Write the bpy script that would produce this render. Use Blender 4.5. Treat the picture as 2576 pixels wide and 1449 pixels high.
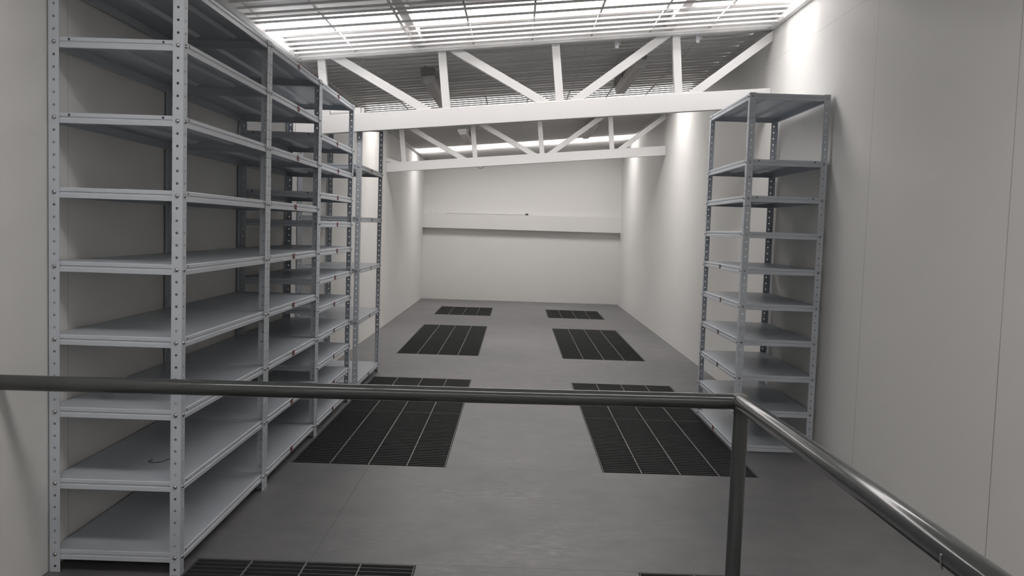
import bpy, bmesh, math, random
from math import radians, sin, cos, pi
from mathutils import Vector, Matrix

for o in list(bpy.data.objects):
    bpy.data.objects.remove(o, do_unlink=True)
S = bpy.context.scene
COL = S.collection

# ------------------------------------------------------------------ camera
F_PX, W_PX = 2230.0, 2576.0
pitch, yaw, roll = radians(3.84), radians(-0.17), radians(1.84)
cp, sp, cy_, sy_ = cos(pitch), sin(pitch), cos(yaw), sin(yaw)
fwd = Vector((sy_*cp, cy_*cp, -sp))
rgt = Vector((cy_, -sy_, 0))
dwn = fwd.cross(rgt)
r2 = cos(roll)*rgt - sin(roll)*dwn
d2 = sin(roll)*rgt + cos(roll)*dwn
cam_d = bpy.data.cameras.new('camera')
cam = bpy.data.objects.new('camera', cam_d)
COL.objects.link(cam)
up, bk = -d2, -fwd
cam.matrix_world = Matrix(((r2.x, up.x, bk.x, 0), (r2.y, up.y, bk.y, 0), (r2.z, up.z, bk.z, 1.1), (0, 0, 0, 1)))
cam_d.sensor_width = 36.0
cam_d.lens = 36.0*F_PX/W_PX
cam_d.clip_start = 0.02
S.camera = cam

# ------------------------------------------------------------------ world, light, exposure
SLOPE = 0.0975                       # the roof falls to the left
def zg(x, dz=0.0):                   # height of the security grille plane under the roof
    return 2.24 + SLOPE*x + dz
XL, XR = -1.41, 1.56                 # side walls
YF, YB = -3.6, 13.4                  # wall behind the camera, far wall
SKY = [(-2.60, -1.60), (1.41, 1.82), (4.84, 5.29), (8.22, 8.84), (11.81, 12.36)]   # translucent roof strips; the unseen rear one widened to brighten the near end

w = bpy.data.worlds.new('overcast_sky')
S.world = w
w.use_nodes = True
bg = w.node_tree.nodes['Background']
bg.inputs[0].default_value = (1.0, 0.925, 0.905, 1)
bg.inputs[1].default_value = 9.0
for k, (a, b) in enumerate(SKY):     # the daylight that comes in through each roof strip
    ld = bpy.data.lights.new('skylight_portal', 'AREA')
    ld.shape = 'RECTANGLE'
    ld.size, ld.size_y = XR-XL, b-a
    ld.cycles.is_portal = True
    lo = bpy.data.objects.new('skylight_portal', ld)
    COL.objects.link(lo)
    lo.location = (0.075, (a+b)/2, zg(0.075, 0.16))
    lo.rotation_euler = (0, -math.atan(SLOPE), 0)
S.view_settings.view_transform = 'Standard'
S.view_settings.look = 'None'
S.view_settings.gamma = 1.0
S.view_settings.use_curve_mapping = False
S.view_settings.exposure = 0.0

# ------------------------------------------------------------------ materials
def new_mat(name):
    m = bpy.data.materials.new(name)
    m.use_nodes = True
    nt = m.node_tree
    return m, nt, nt.nodes['Principled BSDF']

def paint(name, col, rough=0.5, metal=0.0, var=0.06, scale=6.0, bump=0.0, bscale=200.0, spec=0.5):
    m, nt, p = new_mat(name)
    N, L = nt.nodes, nt.links
    geo = N.new('ShaderNodeNewGeometry')
    nz = N.new('ShaderNodeTexNoise'); nz.inputs['Scale'].default_value = scale; nz.inputs['Detail'].default_value = 4
    L.new(geo.outputs['Position'], nz.inputs['Vector'])
    mix = N.new('ShaderNodeMixRGB')
    mix.inputs[1].default_value = tuple(c*(1-var) for c in col)+(1,)
    mix.inputs[2].default_value = tuple(min(1, c*(1+var)) for c in col)+(1,)
    L.new(nz.outputs['Fac'], mix.inputs[0])
    L.new(mix.outputs[0], p.inputs['Base Color'])
    p.inputs['Roughness'].default_value = rough
    p.inputs['Metallic'].default_value = metal
    p.inputs['Specular IOR Level'].default_value = spec
    if bump:
        n2 = N.new('ShaderNodeTexNoise'); n2.inputs['Scale'].default_value = bscale
        L.new(geo.outputs['Position'], n2.inputs['Vector'])
        b = N.new('ShaderNodeBump'); b.inputs['Strength'].default_value = bump; b.inputs['Distance'].default_value = 0.002
        L.new(n2.outputs['Fac'], b.inputs['Height']); L.new(b.outputs[0], p.inputs['Normal'])
    return m

def math_node(nt, op, a, b=None):
    n = nt.nodes.new('ShaderNodeMath'); n.operation = op
    for i, v in enumerate((a, b)):
        if v is None: continue
        if isinstance(v, (int, float)): n.inputs[i].default_value = v
        else: nt.links.new(v, n.inputs[i])
    return n.outputs[0]

def line_mask(nt, coord, at, half):          # 1 on a thin line where coord == at
    return math_node(nt, 'LESS_THAN', math_node(nt, 'ABSOLUTE', math_node(nt, 'SUBTRACT', coord, at)), half)

def wall_mat(name, col, y0, period, hz=None, strength=(1.0, 0.55, 0.12)):
    m, nt, p = new_mat(name)
    N, L = nt.nodes, nt.links
    geo = N.new('ShaderNodeNewGeometry')
    sep = N.new('ShaderNodeSeparateXYZ'); L.new(geo.outputs['Position'], sep.inputs[0])
    nz = N.new('ShaderNodeTexNoise'); nz.inputs['Scale'].default_value = 1.3; nz.inputs['Detail'].default_value = 5
    L.new(geo.outputs['Position'], nz.inputs['Vector'])
    mix = N.new('ShaderNodeMixRGB')
    mix.inputs[1].default_value = tuple(c*0.97 for c in col)+(1,)
    mix.inputs[2].default_value = tuple(c*1.03 for c in col)+(1,)
    L.new(nz.outputs['Fac'], mix.inputs[0])
    out = mix.outputs[0]
    if period:
        t = math_node(nt, 'DIVIDE', math_node(nt, 'SUBTRACT', sep.outputs[1], y0 - 20*period), period)
        fr = math_node(nt, 'SUBTRACT', math_node(nt, 'FRACT', math_node(nt, 'ADD', t, 0.5)), 0.5)
        seam = math_node(nt, 'LESS_THAN', math_node(nt, 'ABSOLUTE', fr), 0.0021/period)
        # the joint is tighter in some places than in others
        n3 = N.new('ShaderNodeTexNoise'); n3.inputs['Scale'].default_value = 0.9
        L.new(geo.outputs['Position'], n3.inputs['Vector'])
        k = math_node(nt, 'MULTIPLY', seam, math_node(nt, 'ADD', math_node(nt, 'MULTIPLY', n3.outputs['Fac'], 1.5), -0.15))
        # the first joints stand open, those farther into the room are filled and almost vanish
        g1 = math_node(nt, 'LESS_THAN', sep.outputs[1], y0 + 0.5*period)
        g2 = math_node(nt, 'LESS_THAN', sep.outputs[1], y0 + 1.5*period)
        gs = math_node(nt, 'ADD', math_node(nt, 'MULTIPLY', g1, strength[0]-strength[1]), math_node(nt, 'ADD', math_node(nt, 'MULTIPLY', g2, strength[1]-strength[2]), strength[2]))
        k = math_node(nt, 'MULTIPLY', k, gs)
        if hz:
            k = math_node(nt, 'MAXIMUM', k, math_node(nt, 'MULTIPLY', line_mask(nt, sep.outputs[2], hz, 0.0022), 0.16))
        mx = N.new('ShaderNodeMixRGB'); L.new(k, mx.inputs[0]); L.new(out, mx.inputs[1])
        mx.inputs[2].default_value = (0.05, 0.05, 0.05, 1)
        out = mx.outputs[0]
    L.new(out, p.inputs['Base Color'])
    p.inputs['Roughness'].default_value = 0.55
    p.inputs['Specular IOR Level'].default_value = 0.35
    n2 = N.new('ShaderNodeTexNoise'); n2.inputs['Scale'].default_value = 120
    L.new(geo.outputs['Position'], n2.inputs['Vector'])
    b = N.new('ShaderNodeBump'); b.inputs['Strength'].default_value = 0.15; b.inputs['Distance'].default_value = 0.001
    L.new(n2.outputs['Fac'], b.inputs['Height']); L.new(b.outputs[0], p.inputs['Normal'])
    return m

def floor_mat():
    m, nt, p = new_mat('grey_floor_paint')
    N, L = nt.nodes, nt.links
    geo = N.new('ShaderNodeNewGeometry')
    sep = N.new('ShaderNodeSeparateXYZ'); L.new(geo.outputs['Position'], sep.inputs[0])
    big = N.new('ShaderNodeTexNoise'); big.inputs['Scale'].default_value = 1.1; big.inputs['Detail'].default_value = 6
    L.new(geo.outputs['Position'], big.inputs['Vector'])
    mot = N.new('ShaderNodeTexNoise'); mot.inputs['Scale'].default_value = 7.0; mot.inputs['Detail'].default_value = 8; mot.inputs['Roughness'].default_value = 0.65
    L.new(geo.outputs['Position'], mot.inputs['Vector'])
    tone = math_node(nt, 'ADD', math_node(nt, 'MULTIPLY', big.outputs['Fac'], 1.6), math_node(nt, 'SUBTRACT', math_node(nt, 'MULTIPLY', mot.outputs['Fac'], 1.5), 1.05))
    base = N.new('ShaderNodeMixRGB')
    base.inputs[1].default_value = (0.108, 0.112, 0.121, 1)
    base.inputs[2].default_value = (0.180, 0.174, 0.174, 1)
    L.new(tone, base.inputs[0])
    # scuffed strokes across the walking lane
    mp = N.new('ShaderNodeMapping'); mp.inputs['Scale'].default_value = (6.0, 24.0, 1.0)
    L.new(geo.outputs['Position'], mp.inputs['Vector'])
    st = N.new('ShaderNodeTexNoise'); st.inputs['Scale'].default_value = 2.4; st.inputs['Detail'].default_value = 12; st.inputs['Roughness'].default_value = 0.78
    L.new(mp.outputs[0], st.inputs['Vector'])
    ramp = N.new('ShaderNodeValToRGB')
    ramp.color_ramp.elements[0].position = 0.47; ramp.color_ramp.elements[1].position = 0.68
    L.new(st.outputs['Fac'], ramp.inputs[0])
    lane = math_node(nt, 'MULTIPLY', math_node(nt, 'SUBTRACT', 1.0, math_node(nt, 'MINIMUM', math_node(nt, 'ABSOLUTE', math_node(nt, 'DIVIDE', math_node(nt, 'SUBTRACT', sep.outputs[0], 0.0), 0.85)), 1.0)), 1.0)
    near = math_node(nt, 'LESS_THAN', sep.outputs[1], 4.2)
    pz = N.new('ShaderNodeTexNoise'); pz.inputs['Scale'].default_value = 2.6; pz.inputs['Detail'].default_value = 3
    L.new(geo.outputs['Position'], pz.inputs['Vector'])
    pr = N.new('ShaderNodeValToRGB'); pr.color_ramp.elements[0].position = 0.40; pr.color_ramp.elements[1].position = 0.66
    L.new(pz.outputs['Fac'], pr.inputs[0])
    lane = math_node(nt, 'MULTIPLY', lane, pr.outputs[0])
    wear = math_node(nt, 'MULTIPLY', math_node(nt, 'MULTIPLY', ramp.outputs[0], lane), math_node(nt, 'ADD', math_node(nt, 'MULTIPLY', near, 0.85), 0.15))
    wm = N.new('ShaderNodeMixRGB'); L.new(wear, wm.inputs[0]); L.new(base.outputs[0], wm.inputs[1])
    wm.inputs[2].default_value = (0.36, 0.345, 0.35, 1)
    # saw-cut joints
    k = None
    for yv, hw in ((2.815, .0022), (3.995, .0024), (6.385, .003), (7.60, .004), (9.92, .0045), (13.393, .007)):
        q = line_mask(nt, sep.outputs[1], yv, hw)
        k = q if k is None else math_node(nt, 'MAXIMUM', k, q)
    lx = math_node(nt, 'MULTIPLY', line_mask(nt, sep.outputs[0], -0.637, 0.002),
                   math_node(nt, 'MAXIMUM', math_node(nt, 'MULTIPLY', math_node(nt, 'GREATER_THAN', sep.outputs[1], 2.815), math_node(nt, 'LESS_THAN', sep.outputs[1], 3.99)),
                             math_node(nt, 'MULTIPLY', math_node(nt, 'GREATER_THAN', sep.outputs[1], 6.36), math_node(nt, 'LESS_THAN', sep.outputs[1], 7.56))))
    k = math_node(nt, 'MULTIPLY', math_node(nt, 'MAXIMUM', k, lx), math_node(nt, 'ADD', math_node(nt, 'MULTIPLY', big.outputs['Fac'], 1.5), -0.08))
    jm = N.new('ShaderNodeMixRGB'); L.new(k, jm.inputs[0]); L.new(wm.outputs[0], jm.inputs[1])
    jm.inputs[2].default_value = (0.06, 0.06, 0.06, 1)
    L.new(jm.outputs[0], p.inputs['Base Color'])
    rr = math_node(nt, 'ADD', math_node(nt, 'MULTIPLY', st.outputs['Fac'], 0.22), 0.30)
    L.new(rr, p.inputs['Roughness'])
    b = N.new('ShaderNodeBump'); b.inputs['Strength'].default_value = 0.12; b.inputs['Distance'].default_value = 0.003
    L.new(st.outputs['Fac'], b.inputs['Height']); L.new(b.outputs[0], p.inputs['Normal'])
    return m

def skylight_mat():
    m = bpy.data.materials.new('translucent_roof_sheet')
    m.use_nodes = True
    nt = m.node_tree; N, L = nt.nodes, nt.links
    for n in list(N): N.remove(n)
    out = N.new('ShaderNodeOutputMaterial')
    tr = N.new('ShaderNodeBsdfTransparent'); tr.inputs[0].default_value = (0.92, 0.95, 0.95, 1)
    tl = N.new('ShaderNodeBsdfTranslucent'); tl.inputs[0].default_value = (0.9, 0.92, 0.92, 1)
    mx = N.new('ShaderNodeMixShader'); mx.inputs[0].default_value = 0.3
    L.new(tr.outputs[0], mx.inputs[1]); L.new(tl.outputs[0], mx.inputs[2]); L.new(mx.outputs[0], out.inputs[0])
    return m

def diffuser_mat():
    m = bpy.data.materials.new('frosted_diffuser')
    m.use_nodes = True
    nt = m.node_tree; N, L = nt.nodes, nt.links
    p = N['Principled BSDF']; out = N['Material Output']
    p.inputs['Base Color'].default_value = (0.85, 0.85, 0.845, 1); p.inputs['Roughness'].default_value = 0.3
    tl = N.new('ShaderNodeBsdfTranslucent'); tl.inputs[0].default_value = (0.96, 0.92, 0.915, 1)
    mx = N.new('ShaderNodeMixShader'); mx.inputs[0].default_value = 0.75
    L.new(p.outputs[0], mx.inputs[1]); L.new(tl.outputs[0], mx.inputs[2]); L.new(mx.outputs[0], out.inputs[0])
    return m

M = dict(
    wall_l=wall_mat('white_panel_left', (0.74, 0.735, 0.715), 2.787, 1.145, None, (0.4, 0.25, 0.08)),
    wall_r=wall_mat('white_panel_right', (0.74, 0.735, 0.715), 2.83, 1.145, 2.19),
    wall_b=wall_mat('white_plaster_back', (0.74, 0.735, 0.715), 0, 0),
    floor=floor_mat(),
    pit=paint('dark_pit_concrete', (0.17, 0.17, 0.17), 0.8),
    roof=paint('grey_roof_sheet', (0.80, 0.80, 0.795), 0.45, 0.0, 0.08, 2.0),
    sky=skylight_mat(),
    white=paint('white_steel_paint', (0.72, 0.72, 0.715), 0.4, 0.0, 0.02, 3.0),
    grille=paint('white_bar_paint', (0.70, 0.69, 0.68), 0.5, 0.0, 0.05, 5.0),
    shelf=paint('light_grey_shelf_paint', (0.485, 0.522, 0.565), 0.36, 0.0, 0.03, 4.0),
    hole_shade=paint('dark_hole_shade', (0.08, 0.08, 0.09), 0.7),
    zinc=paint('zinc_bolt', (0.42, 0.42, 0.42), 0.25, 1.0, 0.1, 40),
    red=paint('red_sticker', (0.20, 0.06, 0.058), 0.6, 0, 0.3, 90),
    brown=paint('dark_sticker', (0.10, 0.06, 0.055), 0.6, 0, 0.3, 90),
    grate=paint('dark_grate_steel', (0.060, 0.064, 0.066), 0.5, 0.3, 0.15, 9),
    rod=paint('worn_grate_rod', (0.23, 0.23, 0.225), 0.5, 0.3, 0.25, 60),
    rail=paint('dark_grey_rail_enamel', (0.054, 0.058, 0.058), 0.11, 0.0, 0.12, 14, 0.0, 40),
    weld=paint('worn_weld', (0.20, 0.18, 0.165), 0.5, 0.2, 0.4, 70, 0.8, 120),
    lum=paint('grey_luminaire_body', (0.22, 0.22, 0.215), 0.5),
    diff=diffuser_mat(),
    cap=paint('grey_end_cap', (0.42, 0.42, 0.415), 0.45),
    black=paint('black_plastic', (0.015, 0.015, 0.015), 0.45),
    wire=paint('dark_wire', (0.05, 0.045, 0.04), 0.5),
    clear=paint('milky_plastic', (0.75, 0.76, 0.8), 0.3),
)

# ------------------------------------------------------------------ mesh helpers
class MB:
    def __init__(s): s.v = []; s.f = []; s.mi = []
    def quad(s, a, b, c, d, mi=0):
        n = len(s.v); s.v += [tuple(a), tuple(b), tuple(c), tuple(d)]; s.f.append((n, n+1, n+2, n+3)); s.mi.append(mi)
    def poly(s, pts, mi=0):
        n = len(s.v); s.v += [tuple(p) for p in pts]; s.f.append(tuple(range(n, n+len(pts)))); s.mi.append(mi)
    def box(s, x0, x1, y0, y1, z0, z1, mi=0):
        s.hexa([(x0,y0,z0),(x1,y0,z0),(x1,y1,z0),(x0,y1,z0),(x0,y0,z1),(x1,y0,z1),(x1,y1,z1),(x0,y1,z1)], mi)
    def hexa(s, p, mi=0):
        n = len(s.v); s.v += [tuple(q) for q in p]
        for f in ((3,2,1,0),(4,5,6,7),(0,1,5,4),(1,2,6,5),(2,3,7,6),(3,0,4,7)):
            s.f.append(tuple(n+i for i in f)); s.mi.append(mi)
    def bar(s, a, b, wx, wz, ref=(0, 1, 0), mi=0, a_cut=None, b_cut=None):
        """rectangular bar from a to b; wx along ref, wz across"""
        a, b = Vector(a), Vector(b); d = (b-a).normalized(); r = Vector(ref).normalized(); t = d.cross(r).normalized()
        r = t.cross(d).normalized()
        pts = []
        for q in (a, b):
            for sx, sz in ((-1,-1),(1,-1),(1,1),(-1,1)):
                pts.append(q + r*sx*wx/2 + t*sz*wz/2)
        s.hexa([pts[0],pts[1],pts[2],pts[3],pts[4],pts[5],pts[6],pts[7]], mi)
    def tube(s, path, r, seg=12, mi=0, caps=True):
        P = [Vector(p) for p in path]; rings = []
        t0 = (P[1]-P[0]).normalized()
        nrm = t0.orthogonal().normalized()
        for i, p in enumerate(P):
            t = ((P[min(i+1, len(P)-1)]-P[max(i-1, 0)])).normalized()
            nrm = (nrm - t*nrm.dot(t)).normalized(); bn = t.cross(nrm)
            rr = r[i] if isinstance(r, (list, tuple)) else r
            n = len(s.v)
            for k in range(seg):
                a = 2*pi*k/seg; s.v.append(tuple(p + nrm*cos(a)*rr + bn*sin(a)*rr))
            rings.append(n)
        for i in range(len(rings)-1):
            for k in range(seg):
                k2 = (k+1) % seg
                s.f.append((rings[i]+k, rings[i]+k2, rings[i+1]+k2, rings[i+1]+k)); s.mi.append(mi)
        if caps:
            s.f.append(tuple(rings[0]+k for k in reversed(range(seg)))); s.mi.append(mi)
            s.f.append(tuple(rings[-1]+k for k in range(seg))); s.mi.append(mi)
    def mesh(s, name, mats, smooth=False, bevel=0):
        me = bpy.data.meshes.new(name)
        me.from_pydata(s.v, [], s.f)
        for m in mats: me.materials.append(m)
        me.polygons.foreach_set('material_index', s.mi)
        bm = bmesh.new(); bm.from_mesh(me)
        bmesh.ops.remove_doubles(bm, verts=bm.verts, dist=1e-5)
        bmesh.ops.recalc_face_normals(bm, faces=bm.faces)
        if bevel:
            es = [e for e in bm.edges if len(e.link_faces) == 2 and e.calc_face_angle(0) > 0.6]
            bmesh.ops.bevel(bm, geom=es, offset=bevel, segments=2, affect='EDGES', profile=0.5)
        if smooth:
            for f in bm.faces: f.smooth = True
            for e in bm.edges:
                if len(e.link_faces) == 2 and e.calc_face_angle(0) > 0.7: e.smooth = False
        bm.to_mesh(me); bm.free()
        me.update()
        return me

def link(name, me, parent=None, loc=(0, 0, 0), rotz=0.0):
    o = bpy.data.objects.new(name, me)
    COL.objects.link(o)
    o.location = loc; o.rotation_euler = (0, 0, rotz)
    if parent: o.parent = parent
    return o

def tag(o, label, cat, group=None):
    o['label'] = label; o['category'] = cat
    if group: o['group'] = group
    return o

def empty(name, loc, label, cat, group=None, rot=(0, 0, 0)):
    o = bpy.data.objects.new(name, None)
    COL.objects.link(o); o.location = loc; o.rotation_euler = rot
    o.empty_display_size = 0.1
    return tag(o, label, cat, group)

def struct(name, me):
    o = link(name, me); o['kind'] = 'structure'; return o

# ------------------------------------------------------------------ room shell
GX = [(-1.0, -0.29), (0.43, 1.145)]
PITS = [(1.63, 2.81), (3.99, 6.355), (7.55, 9.86), (11.04, 12.17)]
def build_floor():
    mb = MB()
    xs = [XL-0.1, -1.0, -0.29, 0.43, 1.145, XR+0.1]
    ys = [YF-0.1] + [v for p in PITS for v in p] + [YB+0.15]
    for i in range(5):
        for j in range(len(ys)-1):
            x0, x1, y0, y1 = xs[i], xs[i+1], ys[j], ys[j+1]
            if i in (1, 3) and j % 2 == 1:
                z = -0.35
                mb.quad((x0,y0,z),(x1,y0,z),(x1,y1,z),(x0,y1,z),1)
                mb.quad((x0,y0,z),(x1,y0,z),(x1,y0,0),(x0,y0,0),1)
                mb.quad((x0,y1,z),(x1,y1,z),(x1,y1,0),(x0,y1,0),1)
                mb.quad((x0,y0,z),(x0,y1,z),(x0,y1,0),(x0,y0,0),1)
                mb.quad((x1,y0,z),(x1,y1,z),(x1,y1,0),(x1,y0,0),1)
            else:
                mb.quad((x0,y0,0),(x1,y0,0),(x1,y1,0),(x0,y1,0),0)
    return struct('floor', mb.mesh('floor', [M['floor'], M['pit']]))
build_floor()

mb = MB(); mb.box(XL-0.1, XL, YF-0.1, YB+0.15, -0.4, zg(XL, 0.075)); struct('wall_left', mb.mesh('wall_left', [M['wall_l']]))
mb = MB(); mb.box(XR, XR+0.1, YF-0.1, YB+0.15, -0.4, zg(XR, 0.075)); struct('wall_right', mb.mesh('wall_right', [M['wall_r']]))
def end_wall(name, y0, y1):
    mb = MB()
    zl, zr = zg(XL, 0.074), zg(XR, 0.074)
    mb.hexa([(XL,y0,0),(XR,y0,0),(XR,y1,0),(XL,y1,0),(XL,y0,zl),(XR,y0,zr),(XR,y1,zr),(XL,y1,zl)])
    return struct(name, mb.mesh(name, [M['wall_b']]))
end_wall('wall_back', YB, YB+0.15)
end_wall('wall_front', YF-0.1, YF)
# boxed beam that crosses the far wall
mb = MB()
yb0 = YB-0.11
mb.hexa([(XL,yb0,1.075),(XR,yb0,1.082),(XR,YB,1.082),(XL,YB,1.075),
         (XL,yb0,1.284),(XR,yb0,1.314),(XR,YB,1.334),(XL,YB,1.304)])
struct('trim_1', mb.mesh('trim_1', [M['wall_b']]))

# roof: corrugated sheet, ribs running across the room, with translucent strips
def rib_profile(y0, y1):
    p = 0.2
    pts = []
    k = math.floor(y0/p)-1
    seq = []
    while k*p < y1 + p:
        b = k*p
        seq += [(b, 0.0), (b+0.120, 0.0), (b+0.138, 0.014), (b+0.182, 0.014)]
        k += 1
    def zat(y):
        for (a, za), (b, zb) in zip(seq, seq[1:]):
            if a <= y <= b: return za + (zb-za)*(y-a)/(b-a) if b > a else za
        return 0.0
    pts = [(y0, zat(y0))] + [(y, z) for y, z in seq if y0+1e-4 < y < y1-1e-4] + [(y1, zat(y1))]
    return pts
def roof_strip(y0, y1, mat, name):
    mb = MB()
    pr = rib_profile(y0, y1)
    xa, xb = XL-0.12, XR+0.12
    for t in (0.0, 0.0025):
        for (a, za), (b, zb) in zip(pr, pr[1:]):
            mb.quad((xa,a,zg(xa,.08+za+t)),(xb,a,zg(xb,.08+za+t)),(xb,b,zg(xb,.08+zb+t)),(xa,b,zg(xa,.08+zb+t)))
        if mat is M['sky']: break
    return mb.mesh(name, [mat])
mb_all = []
edges = [YF-0.1] + [v for s in SKY for v in s] + [YB+0.2]
big = MB()
for j in range(0, len(edges), 2):
    pr = rib_profile(edges[j], edges[j+1])
    xa, xb = XL-0.12, XR+0.12
    for t in (0.0, 0.003):
        for (a, za), (b, zb) in zip(pr, pr[1:]):
            big.quad((xa,a,zg(xa,.08+za+t)),(xb,a,zg(xb,.08+za+t)),(xb,b,zg(xb,.08+zb+t)),(xa,b,zg(xa,.08+zb+t)))
me = bpy.data.meshes.new('ceiling'); me.from_pydata(big.v, [], big.f); me.materials.append(M['roof']); me.update()
struct('ceiling', me)
for k, (a, b) in enumerate(SKY):
    struct('window_%d' % (k+1), roof_strip(a, b, M['sky'], 'window_%d' % (k+1)))

# ------------------------------------------------------------------ trusses
def truss(y0, label, h):
    y1 = y0 + 0.05; yc = (y0+y1)/2
    root = empty('roof_truss', (0.075, yc, zg(0.075)-0.4), label, 'truss', 'white trusses under the roof')
    ox, oy, oz = root.location
    def put(name, mb, bevel=0.003):
        me = mb.mesh(name, [M['white']], bevel=bevel)
        me.transform(Matrix.Translation((-ox, -oy, -oz)))
        return link(name, me, root)
    def zb_top(x): return 1.885 + 0.092*x
    e = 0.001
    mb = MB(); a, b = XL+e, XR-e
    mb.hexa([(a,y0,zg(a)),(b,y0,zg(b)),(b,y1,zg(b)),(a,y1,zg(a)),(a,y0,zg(a,.074)),(b,y0,zg(b,.074)),(b,y1,zg(b,.074)),(a,y1,zg(a,.074))])
    put('top_chord', mb)
    mb = MB()
    mb.hexa([(a,y0,zb_top(a)-h),(b,y0,zb_top(b)-h),(b,y1,zb_top(b)-h),(a,y1,zb_top(a)-h),(a,y0,zb_top(a)),(b,y0,zb_top(b)),(b,y1,zb_top(b)),(a,y1,zb_top(a))])
    put('bottom_chord', mb)
    def web(name, xt, xb, wt):
        """web member from the top chord at xt to the bottom chord at xb, cut flush with both"""
        zt = lambda x: zg(x)+0.002
        top, bot = Vector((xt, 0, zt(xt))), Vector((xb, 0, zb_top(xb)-0.002))
        d = (top-bot).normalized(); n = Vector((d.z, 0, -d.x))*wt/2
        def cut(p, slope, c):            # slide p along d until z = c + slope*x
            t = (c + slope*p.x - p.z)/(d.z - slope*d.x); return p + d*t
        b1, b2 = cut(bot-n, .092, 1.883), cut(bot+n, .092, 1.883)
        t1, t2 = cut(top-n, SLOPE, 2.242), cut(top+n, SLOPE, 2.242)
        if max(t1.x, t2.x) > XR-e:       # runs into the wall: cut it there
            def wcut(p):
                t = (XR-e-p.x)/d.x; return p + d*t
            t1 = wcut(b1) if t1.x > XR-e else t1
            t2 = wcut(b2) if t2.x > XR-e else t2
        ya, yb = y0+0.004, y1-0.004
        mb = MB()
        q = [b1, b2, t2, t1]
        mb.hexa([(q[0].x,ya,q[0].z),(q[1].x,ya,q[1].z),(q[1].x,yb,q[1].z),(q[0].x,yb,q[0].z),
                 (q[3].x,ya,q[3].z),(q[2].x,ya,q[2].z),(q[2].x,yb,q[2].z),(q[3].x,yb,q[3].z)])
        put(name, mb, 0.002)
    for xt, xb in ((-1.258, -1.222), (-0.503, -0.465), (0.206, 0.246), (0.957, 0.987)):
        web('vertical_strut', xt, xb, 0.05)
    web('diagonal_strut', -1.155, -0.60, 0.052)
    web('diagonal_strut', -0.42, 0.145, 0.052)
    web('diagonal_strut', 0.885, 0.345, 0.052)
    web('diagonal_strut', 1.62, 1.085, 0.052)
    # short end of the diagonal that disappears into the left wall
    mb = MB()
    za = zb_top(-1.27)
    mb.hexa([(-1.33,y0+.004,zb_top(-1.33)-.002),(-1.255,y0+.004,za-.002),(-1.255,y1-.004,za-.002),(-1.33,y1-.004,zb_top(-1.33)-.002),
             (XL+e,y0+.004,zb_top(XL)+.012),(XL+e,y0+.004,zb_top(XL)+.055),(XL+e,y1-.004,zb_top(XL)+.055),(XL+e,y1-.004,zb_top(XL)+.012)])
    put('diagonal_strut', mb, 0)
    return root
truss(5.62, 'nearer white steel truss crossing above the left shelving units', 0.115)
truss(9.50, 'farther white steel truss crossing the room behind the nearer truss', 0.10)

# ------------------------------------------------------------------ security grilles and roof straps
LONGX = [0.06+0.363*k for k in range(-3, 4)]
def grille(y0, y1, first, label):
    root = empty('security_grille', (0.075, (y0+y1)/2, zg(0.075)), label, 'grille', 'bar grilles under the roof')
    ox, oy, oz = root.location
    def put(name, mb):
        me = mb.mesh(name, [M['grille']]); me.transform(Matrix.Translation((-ox, -oy, -oz))); return link(name, me, root)
    mb = MB(); y = first
    while y < y1-0.03:
        yy = {4.58: 4.552, 4.70: 4.640}.get(round(y*50)/50, y)      # two bars sit out of step in front of the bright strip
        if y > y0+0.03:
            mb.bar((XL+.03, yy, zg(XL+.03, .008)), (XR-.03, yy, zg(XR-.03, .008)), 0.011, 0.0115)
        y += 0.1215
    put('cross_bars', mb)
    mb = MB()
    for x in LONGX:
        mb.bar((x, y0+.006, zg(x, .0205)), (x, y1-.006, zg(x, .0205)), 0.011, 0.011, (1, 0, 0))
    put('long_bars', mb)
    for x in (XL+.018, XR-.018):
        mb = MB()
        mb.bar((x, y0+.006, zg(x, .008)), (x, y1-.006, zg(x, .008)), 0.03, 0.03, (1, 0, 0))
        put('edge_bar', mb)
grille(YF+.02, 5.61, 4.58-0.1215*66, 'white bar grille under the bright roof strip in front of the nearer truss')
grille(5.68, 9.49, 5.72, 'white bar grille below the dark roof between the two trusses')
grille(9.56, YB-.02, 9.62, 'white bar grille below the roof behind the farther truss')
for x, side in ((-0.632, 'left'), (0.905, 'right')):
    mb = MB()
    mb.bar((x, YF+.02, zg(x, .055)), (x, 5.61, zg(x, .055)), 0.052, 0.045, (1, 0, 0))
    o = link('roof_purlin', mb.mesh('roof_purlin', [M['grille']]))
    tag(o, 'flat grey purlin above the near bar grille, the %s of the two' % side, 'purlin', 'purlins above the near grille')

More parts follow.
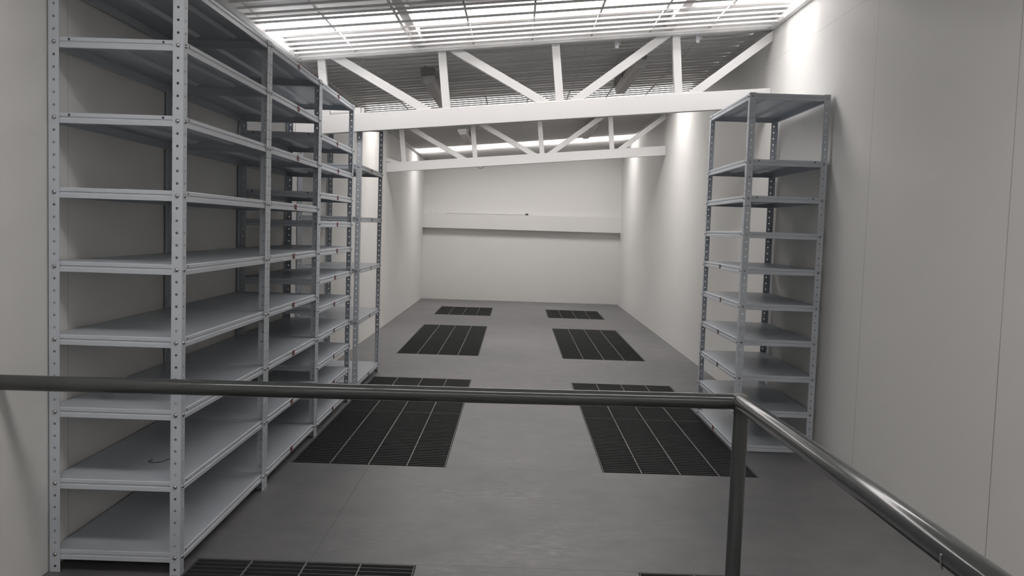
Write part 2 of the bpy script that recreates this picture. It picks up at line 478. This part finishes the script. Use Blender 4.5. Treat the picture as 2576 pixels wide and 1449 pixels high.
# ------------------------------------------------------------------ fluorescent fittings
def lum_meshes():
    L_, hw = 1.17, 0.043
    def prism(sec, y0, y1, cap=0.0):
        mb = MB(); n = len(sec)
        for i in range(n):
            (xa, za), (xb, zb) = sec[i], sec[(i+1) % n]
            mb.quad((xa,y0,za),(xb,y0,zb),(xb,y1,zb),(xa,y1,za))
        mb.poly([(x,y0,z) for x, z in sec]); mb.poly([(x,y1,z) for x, z in sec])
        return mb
    body = prism([(-.046,-.004),(.046,-.004),(.050,-.03),(.048,-.056),(-.048,-.056),(-.050,-.03)], 0, L_)
    dif = prism([(-.042,-.0565),(.042,-.0565),(.040,-.09),(.032,-.116),(-.032,-.116),(-.040,-.09)], 0.012, L_-0.012)
    cap = prism([(-.039,-.058),(.039,-.058),(.037,-.088),(.030,-.1165),(-.030,-.1165),(-.037,-.088)], 0.0, 0.0115)
    clip = MB(); clip.box(.0455,.056,-.018,.018,-.075,-.035)
    return (body.mesh('housing',[M['lum']],bevel=.003), dif.mesh('diffuser',[M['diff']],bevel=.003), cap.mesh('end_cap',[M['cap']]), clip.mesh('latch',[M['zinc']]), L_)
LB, LD, LC, LK, LUML = lum_meshes()
for x, y, lab in ((-0.640, 6.11, 'unlit grey tube light on the left, just behind the nearer truss'),
                  (0.785, 6.04, 'unlit grey tube light on the right, just behind the nearer truss'),
                  (-0.605, 9.35, 'unlit grey tube light on the left, seen through the farther truss'),
                  (0.785, 9.585, 'unlit grey tube light on the right, seen through the farther truss')):
    r = empty('tube_light', (x, y, zg(x, 0.0)), lab, 'light', 'tube lights under the roof', rot=(0, -math.atan(SLOPE), 0))
    link('housing', LB, r); link('diffuser', LD, r); link('end_cap', LC, r)
    for q in (0.15, 0.585, 1.02): link('latch', LK, r, (0, q, 0)); link('latch', LK, r, (0, q, 0), pi)

# ------------------------------------------------------------------ shelving units
PW, PT = 0.032, 0.002                     # angle post flange and thickness
def post_mesh(pitch, height, z0=0.018):
    mb = MB(); hr = 0.0042
    n = int((height-z0+pitch/2)/pitch)
    def flange(fn):
        def rect(za, zb):
            for d in (0, PT): mb.quad(fn(0,za,d),fn(PW,za,d),fn(PW,zb,d),fn(0,zb,d))
            mb.quad(fn(PW,za,0),fn(PW,zb,0),fn(PW,zb,PT),fn(PW,za,PT))
        zs = z0-pitch/2
        if zs > 0: rect(0, zs)
        for k in range(n):
            zc = z0+k*pitch; za, zb = zc-pitch/2, zc+pitch/2; u0 = PW*0.52
            outer = [(PW,zc),(PW,zb),(u0,zb),(0,zb),(0,zc),(0,za),(u0,za),(PW,za)]
            inner = [(u0+hr*cos(i*pi/4), zc+hr*sin(i*pi/4)) for i in range(8)]
            for i in range(8):
                j = (i+1) % 8
                for d in (0, PT):
                    mb.quad(fn(*outer[i],d),fn(*outer[j],d),fn(*inner[j],d),fn(*inner[i],d))
                mb.quad(fn(*inner[i],0),fn(*inner[j],0),fn(*inner[j],PT),fn(*inner[i],PT))
            mb.quad(fn(PW,za,0),fn(PW,zb,0),fn(PW,zb,PT),fn(PW,za,PT))
        zt = z0+(n-.5)*pitch
        if height > zt+1e-4: rect(zt, height)
        for z in (0, height): mb.quad(fn(0,z,0),fn(PW,z,0),fn(PW,z,PT),fn(0,z,PT))
    flange(lambda u, z, d: (u, d, z))
    flange(lambda u, z, d: (d, u, z))
    return mb.mesh('post', [M['shelf']])

def bolt_mesh():
    mb = MB(); seg = 10                    # dome head pointing to -y, origin on the flange face
    rings = [(0.0066, 0.0), (0.0064, -0.0018), (0.0048, -0.0036), (0.0024, -0.0046)]
    for (ra, ya), (rb, yb) in zip(rings, rings[1:]):
        for k in range(seg):
            a, b = 2*pi*k/seg, 2*pi*(k+1)/seg
            mb.quad((ra*cos(a),ya,ra*sin(a)),(ra*cos(b),ya,ra*sin(b)),(rb*cos(b),yb,rb*sin(b)),(rb*cos(a),yb,rb*sin(a)))
    mb.poly([(rings[-1][0]*cos(2*pi*k/seg), rings[-1][1], rings[-1][0]*sin(2*pi*k/seg)) for k in range(seg)])
    return mb.mesh('bolt', [M['zinc']], smooth=True)
BOLT = bolt_mesh()

UW, UL = 0.402, 0.916                      # unit depth (x) and length (y)
def shelf_meshes(w=UW, l=UL, end_holes=True):
    """pan with folded lips; origin at the middle of its top, 15 mm above the bolt line"""
    hx, hy = w/2-PT-0.0006, l/2-PT-0.0006
    mb = MB()
    prof = [(0.0022, 0.0), (0.0, -0.0022), (0.0, -0.0115), (0.0028, -0.0140), (0.0028, -0.0165), (0.0, -0.0190), (0.0, -0.0310), (0.0012, -0.0318), (0.014, -0.0318), (0.014, -0.0300)]
    def ring(d, z): return [(-hx+d,-hy+d,z),(hx-d,-hy+d,z),(hx-d,hy-d,z),(-hx+d,hy-d,z)]
    R = [ring(d, z) for d, z in prof]
    for a, b in zip(R, R[1:]):
        for i in range(4): mb.quad(a[i], a[(i+1) % 4], b[(i+1) % 4], b[i])
    # inner skin of the lip and the underside of the pan
    inn = [ring(0.014, -0.0300), ring(0.0034, -0.0300), ring(0.0034, -0.0014)]
    for a, b in zip(inn, inn[1:]):
        for i in range(4): mb.quad(a[i], a[(i+1) % 4], b[(i+1) % 4], b[i])
    mb.quad(*R[0]); mb.quad(*inn[2])
    # dark discs for punched holes near the lip ends, their shade painted in
    def disc(c, ax):
        pts = []
        for k in range(8):
            a = 2*pi*k/8; u, v = 0.0042*cos(a), 0.0042*sin(a)
            pts.append((c[0]+u, c[1], c[2]+v) if ax == 'y' else (c[0], c[1]+u, c[2]+v))
        mb.poly(pts, 1)
    for sx in (-1, 1):
        for sy in (-1, 1):
            if end_holes: disc((sx*(hx-0.058), sy*(hy+0.0003), -0.0072), 'y')
            disc((sx*(hx+0.0003), sy*(hy-0.052), -0.0072), 'x')
    pan = mb.mesh('shelf', [M['shelf'], M['hole_shade']])
    st = MB()
    ly = hy-0.075
    a, b, dpt = 0.024, 0.015, -0.0145
    sec = [(-a, -0.0016), (-b, dpt), (b, dpt), (a, -0.0016)]
    for (xa, za), (xb, zb) in zip(sec, sec[1:]):
        ta = ly-0.022 if za < -0.01 else ly
        tb = ly-0.022 if zb < -0.01 else ly
        st.quad((xa,-ta,za),(xb,-tb,zb),(xb,tb,zb),(xa,ta,za))
    for sg in (-1, 1):
        st.quad((sec[0][0],sg*ly,sec[0][1]),(sec[1][0],sg*(ly-.022),sec[1][1]),(sec[2][0],sg*(ly-.022),sec[2][1]),(sec[3][0],sg*ly,sec[3][1]))
    stf = st.mesh('stiffener', [M['shelf']])
    return pan, stf, hx, hy
PAN, STF, HX, HY = shelf_meshes()
PAN_PLAIN = shelf_meshes(end_holes=False)[0]
def sticker_mesh(mat, h=0.018):
    mb = MB(); mb.box(-0.0006, 0.0006, -h, h, -0.0120, 0.0120)
    mb.box(0.0006, 0.0009, -0.012, 0.002, -0.0085, 0.004, 1)
    return mb.mesh('sticker', [mat, M['brown']])
STK_R, STK_D = sticker_mesh(M['red']), sticker_mesh(M['brown'], 0.013)

POST37 = post_mesh(0.037, 1.812)
POST363 = post_mesh(0.0363, 1.814)

def unit(x0, y0, zs, post, label, sticker_side, stickers, bolts, rot=0.0, group='grey steel shelving units'):
    """bolts: set of exposed faces among '-x','+x','-y','+y'"""
    root = empty('shelving_unit', (x0+UW/2, y0+UL/2, 0), label, 'shelves', group, rot=(0, 0, rot))
    corners = [(-1,-1,0),(1,-1,pi/2),(1,1,pi),(-1,1,3*pi/2)]
    # after turning by k quarter turns, the flange whose outward normal is -y / -x faces these ways:
    fy = ['-y', '+x', '+y', '-x']; fx = ['-x', '-y', '+x', '+y']
    for q, (sx, sy, rz) in enumerate(corners):
        p = link('post', post, root, (sx*UW/2, sy*UL/2, 0), rz)
        for zb in zs:
            if fy[q] in bolts:
                link('bolt', BOLT, p, (PW*0.52, 0, zb))
            if fx[q] in bolts:
                b = link('bolt', BOLT, p, (0, PW*0.52, zb), -pi/2)
    for i, zb in enumerate(zs):
        s = link('shelf', PAN if 1.2 < zb < 1.7 else PAN_PLAIN, root, (0, 0, zb+0.0155))
        for x in (-0.072, 0.072): link('stiffener', STF, s, (x, 0, 0))
        if stickers and stickers[i]:
            yo = random.uniform(-0.03, 0.03)
            link('sticker', STK_R if stickers[i] == 'r' else STK_D, s, (sticker_side*(HX+0.0007), yo, -0.0155), 0 if sticker_side > 0 else pi)
    return root
random.seed(4)
ZA = [0.055+0.222*k for k in range(8)] + [1.794]
ZB3 = [0.055+0.148*k for k in range(11)] + [1.794]
ZC = [0.055, 0.462, 0.795, 1.128, 1.461, 1.794]
ZR = [0.018+0.1815*k for k in range(9)] + [1.7967]
X0 = -1.404
unit(X0, 2.660, ZA, POST37, 'nearest grey shelving unit on the left, nine shelves, narrow end facing the railing', 1, None, {'-y', '+x'})
unit(X0, 3.580, ZA, POST37, 'nine-shelf grey shelving unit second from the railing on the left, red stickers on its edges', 1, 'rrrrrrrrr', {'+x'})
unit(X0, 4.500, ZB3, POST37, 'grey shelving unit third from the railing on the left, twelve closely spaced shelves', 1, 'rrddrrrrrrrr', {'+x', '+y'})
unit(X0, 5.682, ZC, POST37, 'farthest grey shelving unit on the left, standing apart, with few widely spaced shelves', 1, 'dddddd', {'-y', '+x'})
unit(1.140, 4.470, ZR, POST363, 'grey shelving unit standing alone against the right wall', -1, ['r', 'd', 'd', 'd', 'd', 'd', None, None, None, None], {'-y', '-x'})

# ------------------------------------------------------------------ floor grates
def grate(x0, x1, y0, y1, label):
    root = empty('floor_grate', ((x0+x1)/2, (y0+y1)/2, 0), label, 'grate', 'floor grates in two rows')
    W2, L2 = (x1-x0)/2-0.003, (y1-y0)/2-0.002
    def put(name, mb, mat): return link(name, mb.mesh(name, [mat]), root)
    zt, zb = -0.001, -0.028
    mb = MB()
    def rg(d, z): return [(-W2+d,-L2+d,z),(W2-d,-L2+d,z),(W2-d,L2-d,z),(-W2+d,L2-d,z)]
    R = [rg(0, zb), rg(0, zt), rg(.0045, zt), rg(.0045, zb), rg(0, zb)]
    for a, b in zip(R, R[1:]):
        for i in range(4): mb.quad(a[i], a[(i+1) % 4], b[(i+1) % 4], b[i])
    put('frame', mb, M['grate'])
    mb = MB(); n = int(round(2*L2/0.031))
    for k in range(1, n):
        y = -L2 + 2*L2*k/n
        mb.box(-W2+.005, W2-.005, y-.0022, y+.0022, zb, zt)
    put('bearing_bars', mb, M['grate'])
    mb = MB()
    for k in (-1, 0, 1):
        x = k*W2/2
        mb.box(x-.0019, x+.0019, -L2+.004, L2-.004, -0.008, zt+.0012)
    put('cross_rods', mb, M['rod'])
    return root
def grates():
    side = ('left', 'right')
    for i, (x0, x1) in enumerate(GX):
        s = side[i]
        grate(x0, x1, 1.63, 2.81, ('dark floor grate at the foot of the nearest left shelving unit', 'dark floor grate under the railing corner post')[i])
        grate(x0, x1, 3.99, 5.17, 'near panel of the dark floor grate just beyond the railing, %s row' % s)
        grate(x0, x1, 5.175, 6.355, 'far panel of the dark floor grate crossed by the top rail, %s row' % s)
        grate(x0, x1, 7.55, 8.70, 'near panel of the dark mid-room floor grate, %s row' % s)
        grate(x0, x1, 8.705, 9.86, 'far panel of the dark mid-room floor grate, %s row' % s)
        grate(x0, x1, 11.04, 12.17, 'single dark floor grate closest to the far wall on the %s' % s)
grates()

# ------------------------------------------------------------------ railing
def railing():
    c = Vector((0.620, 2.400, 0.648)); R = 0.0215
    root = empty('pipe_railing', (0.629, 2.40, 0), 'dark grey glossy pipe railing in the foreground, turning a corner on the right', 'railing')
    off = -Vector(root.location)
    def put(name, mb, mat, **k):
        me = mb.mesh(name, [mat], smooth=True, **k); me.transform(Matrix.Translation(off)); return link(name, me, root)
    mb = MB(); mb.tube([(XL+0.002, 2.4, 0.6345), (-0.7, 2.4, 0.639), (0.0, 2.4, 0.6425), (0.614, 2.4, 0.648)], R, 24); put('cross_rail', mb, M['rail'])
    mb = MB(); mb.tube([(0.622, 2.394, 0.648), (0.614, 1.9, 0.664), (0.606, 1.4, 0.676), (0.602, 0.9, 0.684), (0.60, 0.2, 0.69), (0.60, -0.6, 0.69)], R, 24); put('side_rail', mb, M['rail'])
    mb = MB(); mb.tube([(0.631, 2.402, 0.6), (0.629, 2.40, 0.3), (0.628, 2.40, 0.008)], R*0.95, 24)
    mb.tube([(0.631, 2.402, 0.6), (0.631, 2.402, 0.648)], R*0.95, 24); put('post', mb, M['rail'])
    mb = MB(); mb.tube([(0.60, -0.57, 0.69), (0.60, -0.57, 0.0)], R*0.95, 24); put('post', mb, M['rail'])
    # lumpy weld where the pipes meet
    bm = bmesh.new(); bmesh.ops.create_icosphere(bm, subdivisions=3, radius=1.0)
    rnd = random.Random(3)
    for v in bm.verts:
        k = 1 + 0.10*sin(v.co.x*7+1)*cos(v.co.y*6)+0.08*sin(v.co.z*9+2) + rnd.uniform(-.03, .03)
        v.co = Vector((v.co.x*0.0245*k, v.co.y*0.0240*k, v.co.z*0.0235*k)) + Vector((0.624, 2.398, 0.650)) + off
    for f in bm.faces: f.smooth = True
    me = bpy.data.meshes.new('weld_joint'); bm.to_mesh(me); bm.free(); me.materials.append(M['weld'])
    link('weld_joint', me, root)
    mb = MB(); mb.box(0.585, 0.675, 2.355, 2.445, 0.0008, 0.008); mb2 = put('base_plate', mb, M['rail'])
    # paint drips
    mb = MB(); mb.tube([(0.5885, 1.17, 0.660), (0.584, 1.166, 0.668), (0.5815, 1.162, 0.684)], 0.0016, 8)
    put('paint_drip', mb, M['rod'])
railing()

# ------------------------------------------------------------------ small things
# bent wire on a shelf of the nearest unit
mb = MB()
zsh = ZA[1]+0.0155+0.0012
pts = [(-1.188, 2.905), (-1.192, 2.885), (-1.181, 2.868), (-1.160, 2.868), (-1.146, 2.882), (-1.140, 2.905), (-1.134, 2.93)]
mb.tube([(x, y, zsh) for x, y in pts], 0.0012, 6)
tag(link('bent_wire', mb.mesh('bent_wire', [M['wire']], smooth=True)), 'thin bent piece of dark wire lying on the second lowest shelf of the nearest unit', 'wire')

# black plug with its cable on the ledge of the far wall
def ledge(x, y): return 1.284 + 0.0101*(x-XL) + (y-yb0)/0.11*0.020
r = empty('cable_plug', (0.151, yb0+0.02, ledge(0.151, yb0+.02)), 'small black plug at the end of a thin cable, lying on the far wall ledge', 'plug')
off = -Vector(r.location)
mb = MB(); z = ledge(.151, yb0+.02)
mb.tube([(0.120, yb0+.02, z+.008), (0.128, yb0+.02, z+.012), (0.140, yb0+.02, z+.0135), (0.158, yb0+.02, z+.0135), (0.170, yb0+.02, z+.010)], [.004, .007, .013, .0135, .008], 12)
me = mb.mesh('plug', [M['black']], smooth=True); me.transform(Matrix.Translation(off)); link('plug', me, r)
mb = MB(); path = []
for k in range(24):
    x = 0.12 - k*0.052
    yv = yb0+.016+.006*sin(k*.9)
    path.append((x, yv, ledge(x, yv)+.002+.002*(1+sin(k*1.3))))
mb.tube(path, 0.0016, 6)
me = mb.mesh('cable', [M['wire']], smooth=True); me.transform(Matrix.Translation(off)); link('cable', me, r)

# wire loop under the farther truss
mb = MB()
zt2 = 1.885-0.10-0.092*0.40
mb.tube([(-.43, 9.52, zt2-.0005), (-.425, 9.515, zt2-.018), (-.405, 9.51, zt2-.024), (-.385, 9.512, zt2-.016), (-.372, 9.515, zt2-.004), (-.36, 9.52, zt2+.003)], 0.0022, 6)
tag(link('wire_loop', mb.mesh('wire_loop', [M['wire']], smooth=True)), 'thin loop of wire hanging below the bottom chord of the farther truss', 'wire')

# pale plastic clips behind the top chord of the nearer truss
def clip(x, lab):
    mb = MB(); y = 5.684; z = zg(x)
    mb.box(x-.012, x+.010, y, y+.006, z-.042, z+.008); mb.box(x-.016, x-.012, y-.004, y+.02, z-.036, z+.0); mb.box(x+.010, x+.024, y+.001, y+.005, z-.018, z-.006)
    tag(link('plastic_clip', mb.mesh('plastic_clip', [M['clear']], bevel=.001)), lab, 'clip', 'plastic clips at the truss')
clip(0.598, 'pale plastic clip under the top of the nearer truss, left of the right tube light')
clip(1.105, 'pale plastic clip under the top of the nearer truss, close to the right wall')

# white conduit lying on the bottom chord of the nearer truss, left end
r = empty('white_conduit', (-1.2, 5.645, 1.80), 'white pipe with end bracket lying on the nearer truss at its left end', 'pipe')
off = -Vector(r.location)
def ct(x): return 1.885+.092*x
mb = MB(); mb.tube([(-1.195, 5.646, ct(-1.195)+.016), (-1.045, 5.646, ct(-1.045)+.016)], 0.0145, 14)
me = mb.mesh('pipe', [M['white']], smooth=True); me.transform(Matrix.Translation(off)); link('pipe', me, r)
mb = MB(); mb.hexa([(-1.045,5.628,ct(-1.045)+.001),(-1.005,5.628,ct(-1.005)+.001),(-1.005,5.664,ct(-1.005)+.001),(-1.045,5.664,ct(-1.045)+.001),
                    (-1.045,5.628,ct(-1.045)+.036),(-1.005,5.628,ct(-1.005)+.036),(-1.005,5.664,ct(-1.005)+.036),(-1.045,5.664,ct(-1.045)+.036)])
me = mb.mesh('end_bracket', [M['white']], bevel=.002); me.transform(Matrix.Translation(off)); bko = link('end_bracket', me, r)
mb = MB(); mb.tube([(-.994, 5.646, ct(-.994)+.001), (-.994, 5.646, ct(-.994)+.034)], 0.0105, 12)
me = mb.mesh('anchor_stud', [M['white']], smooth=True); me.transform(Matrix.Translation(off)); link('anchor_stud', me, r)
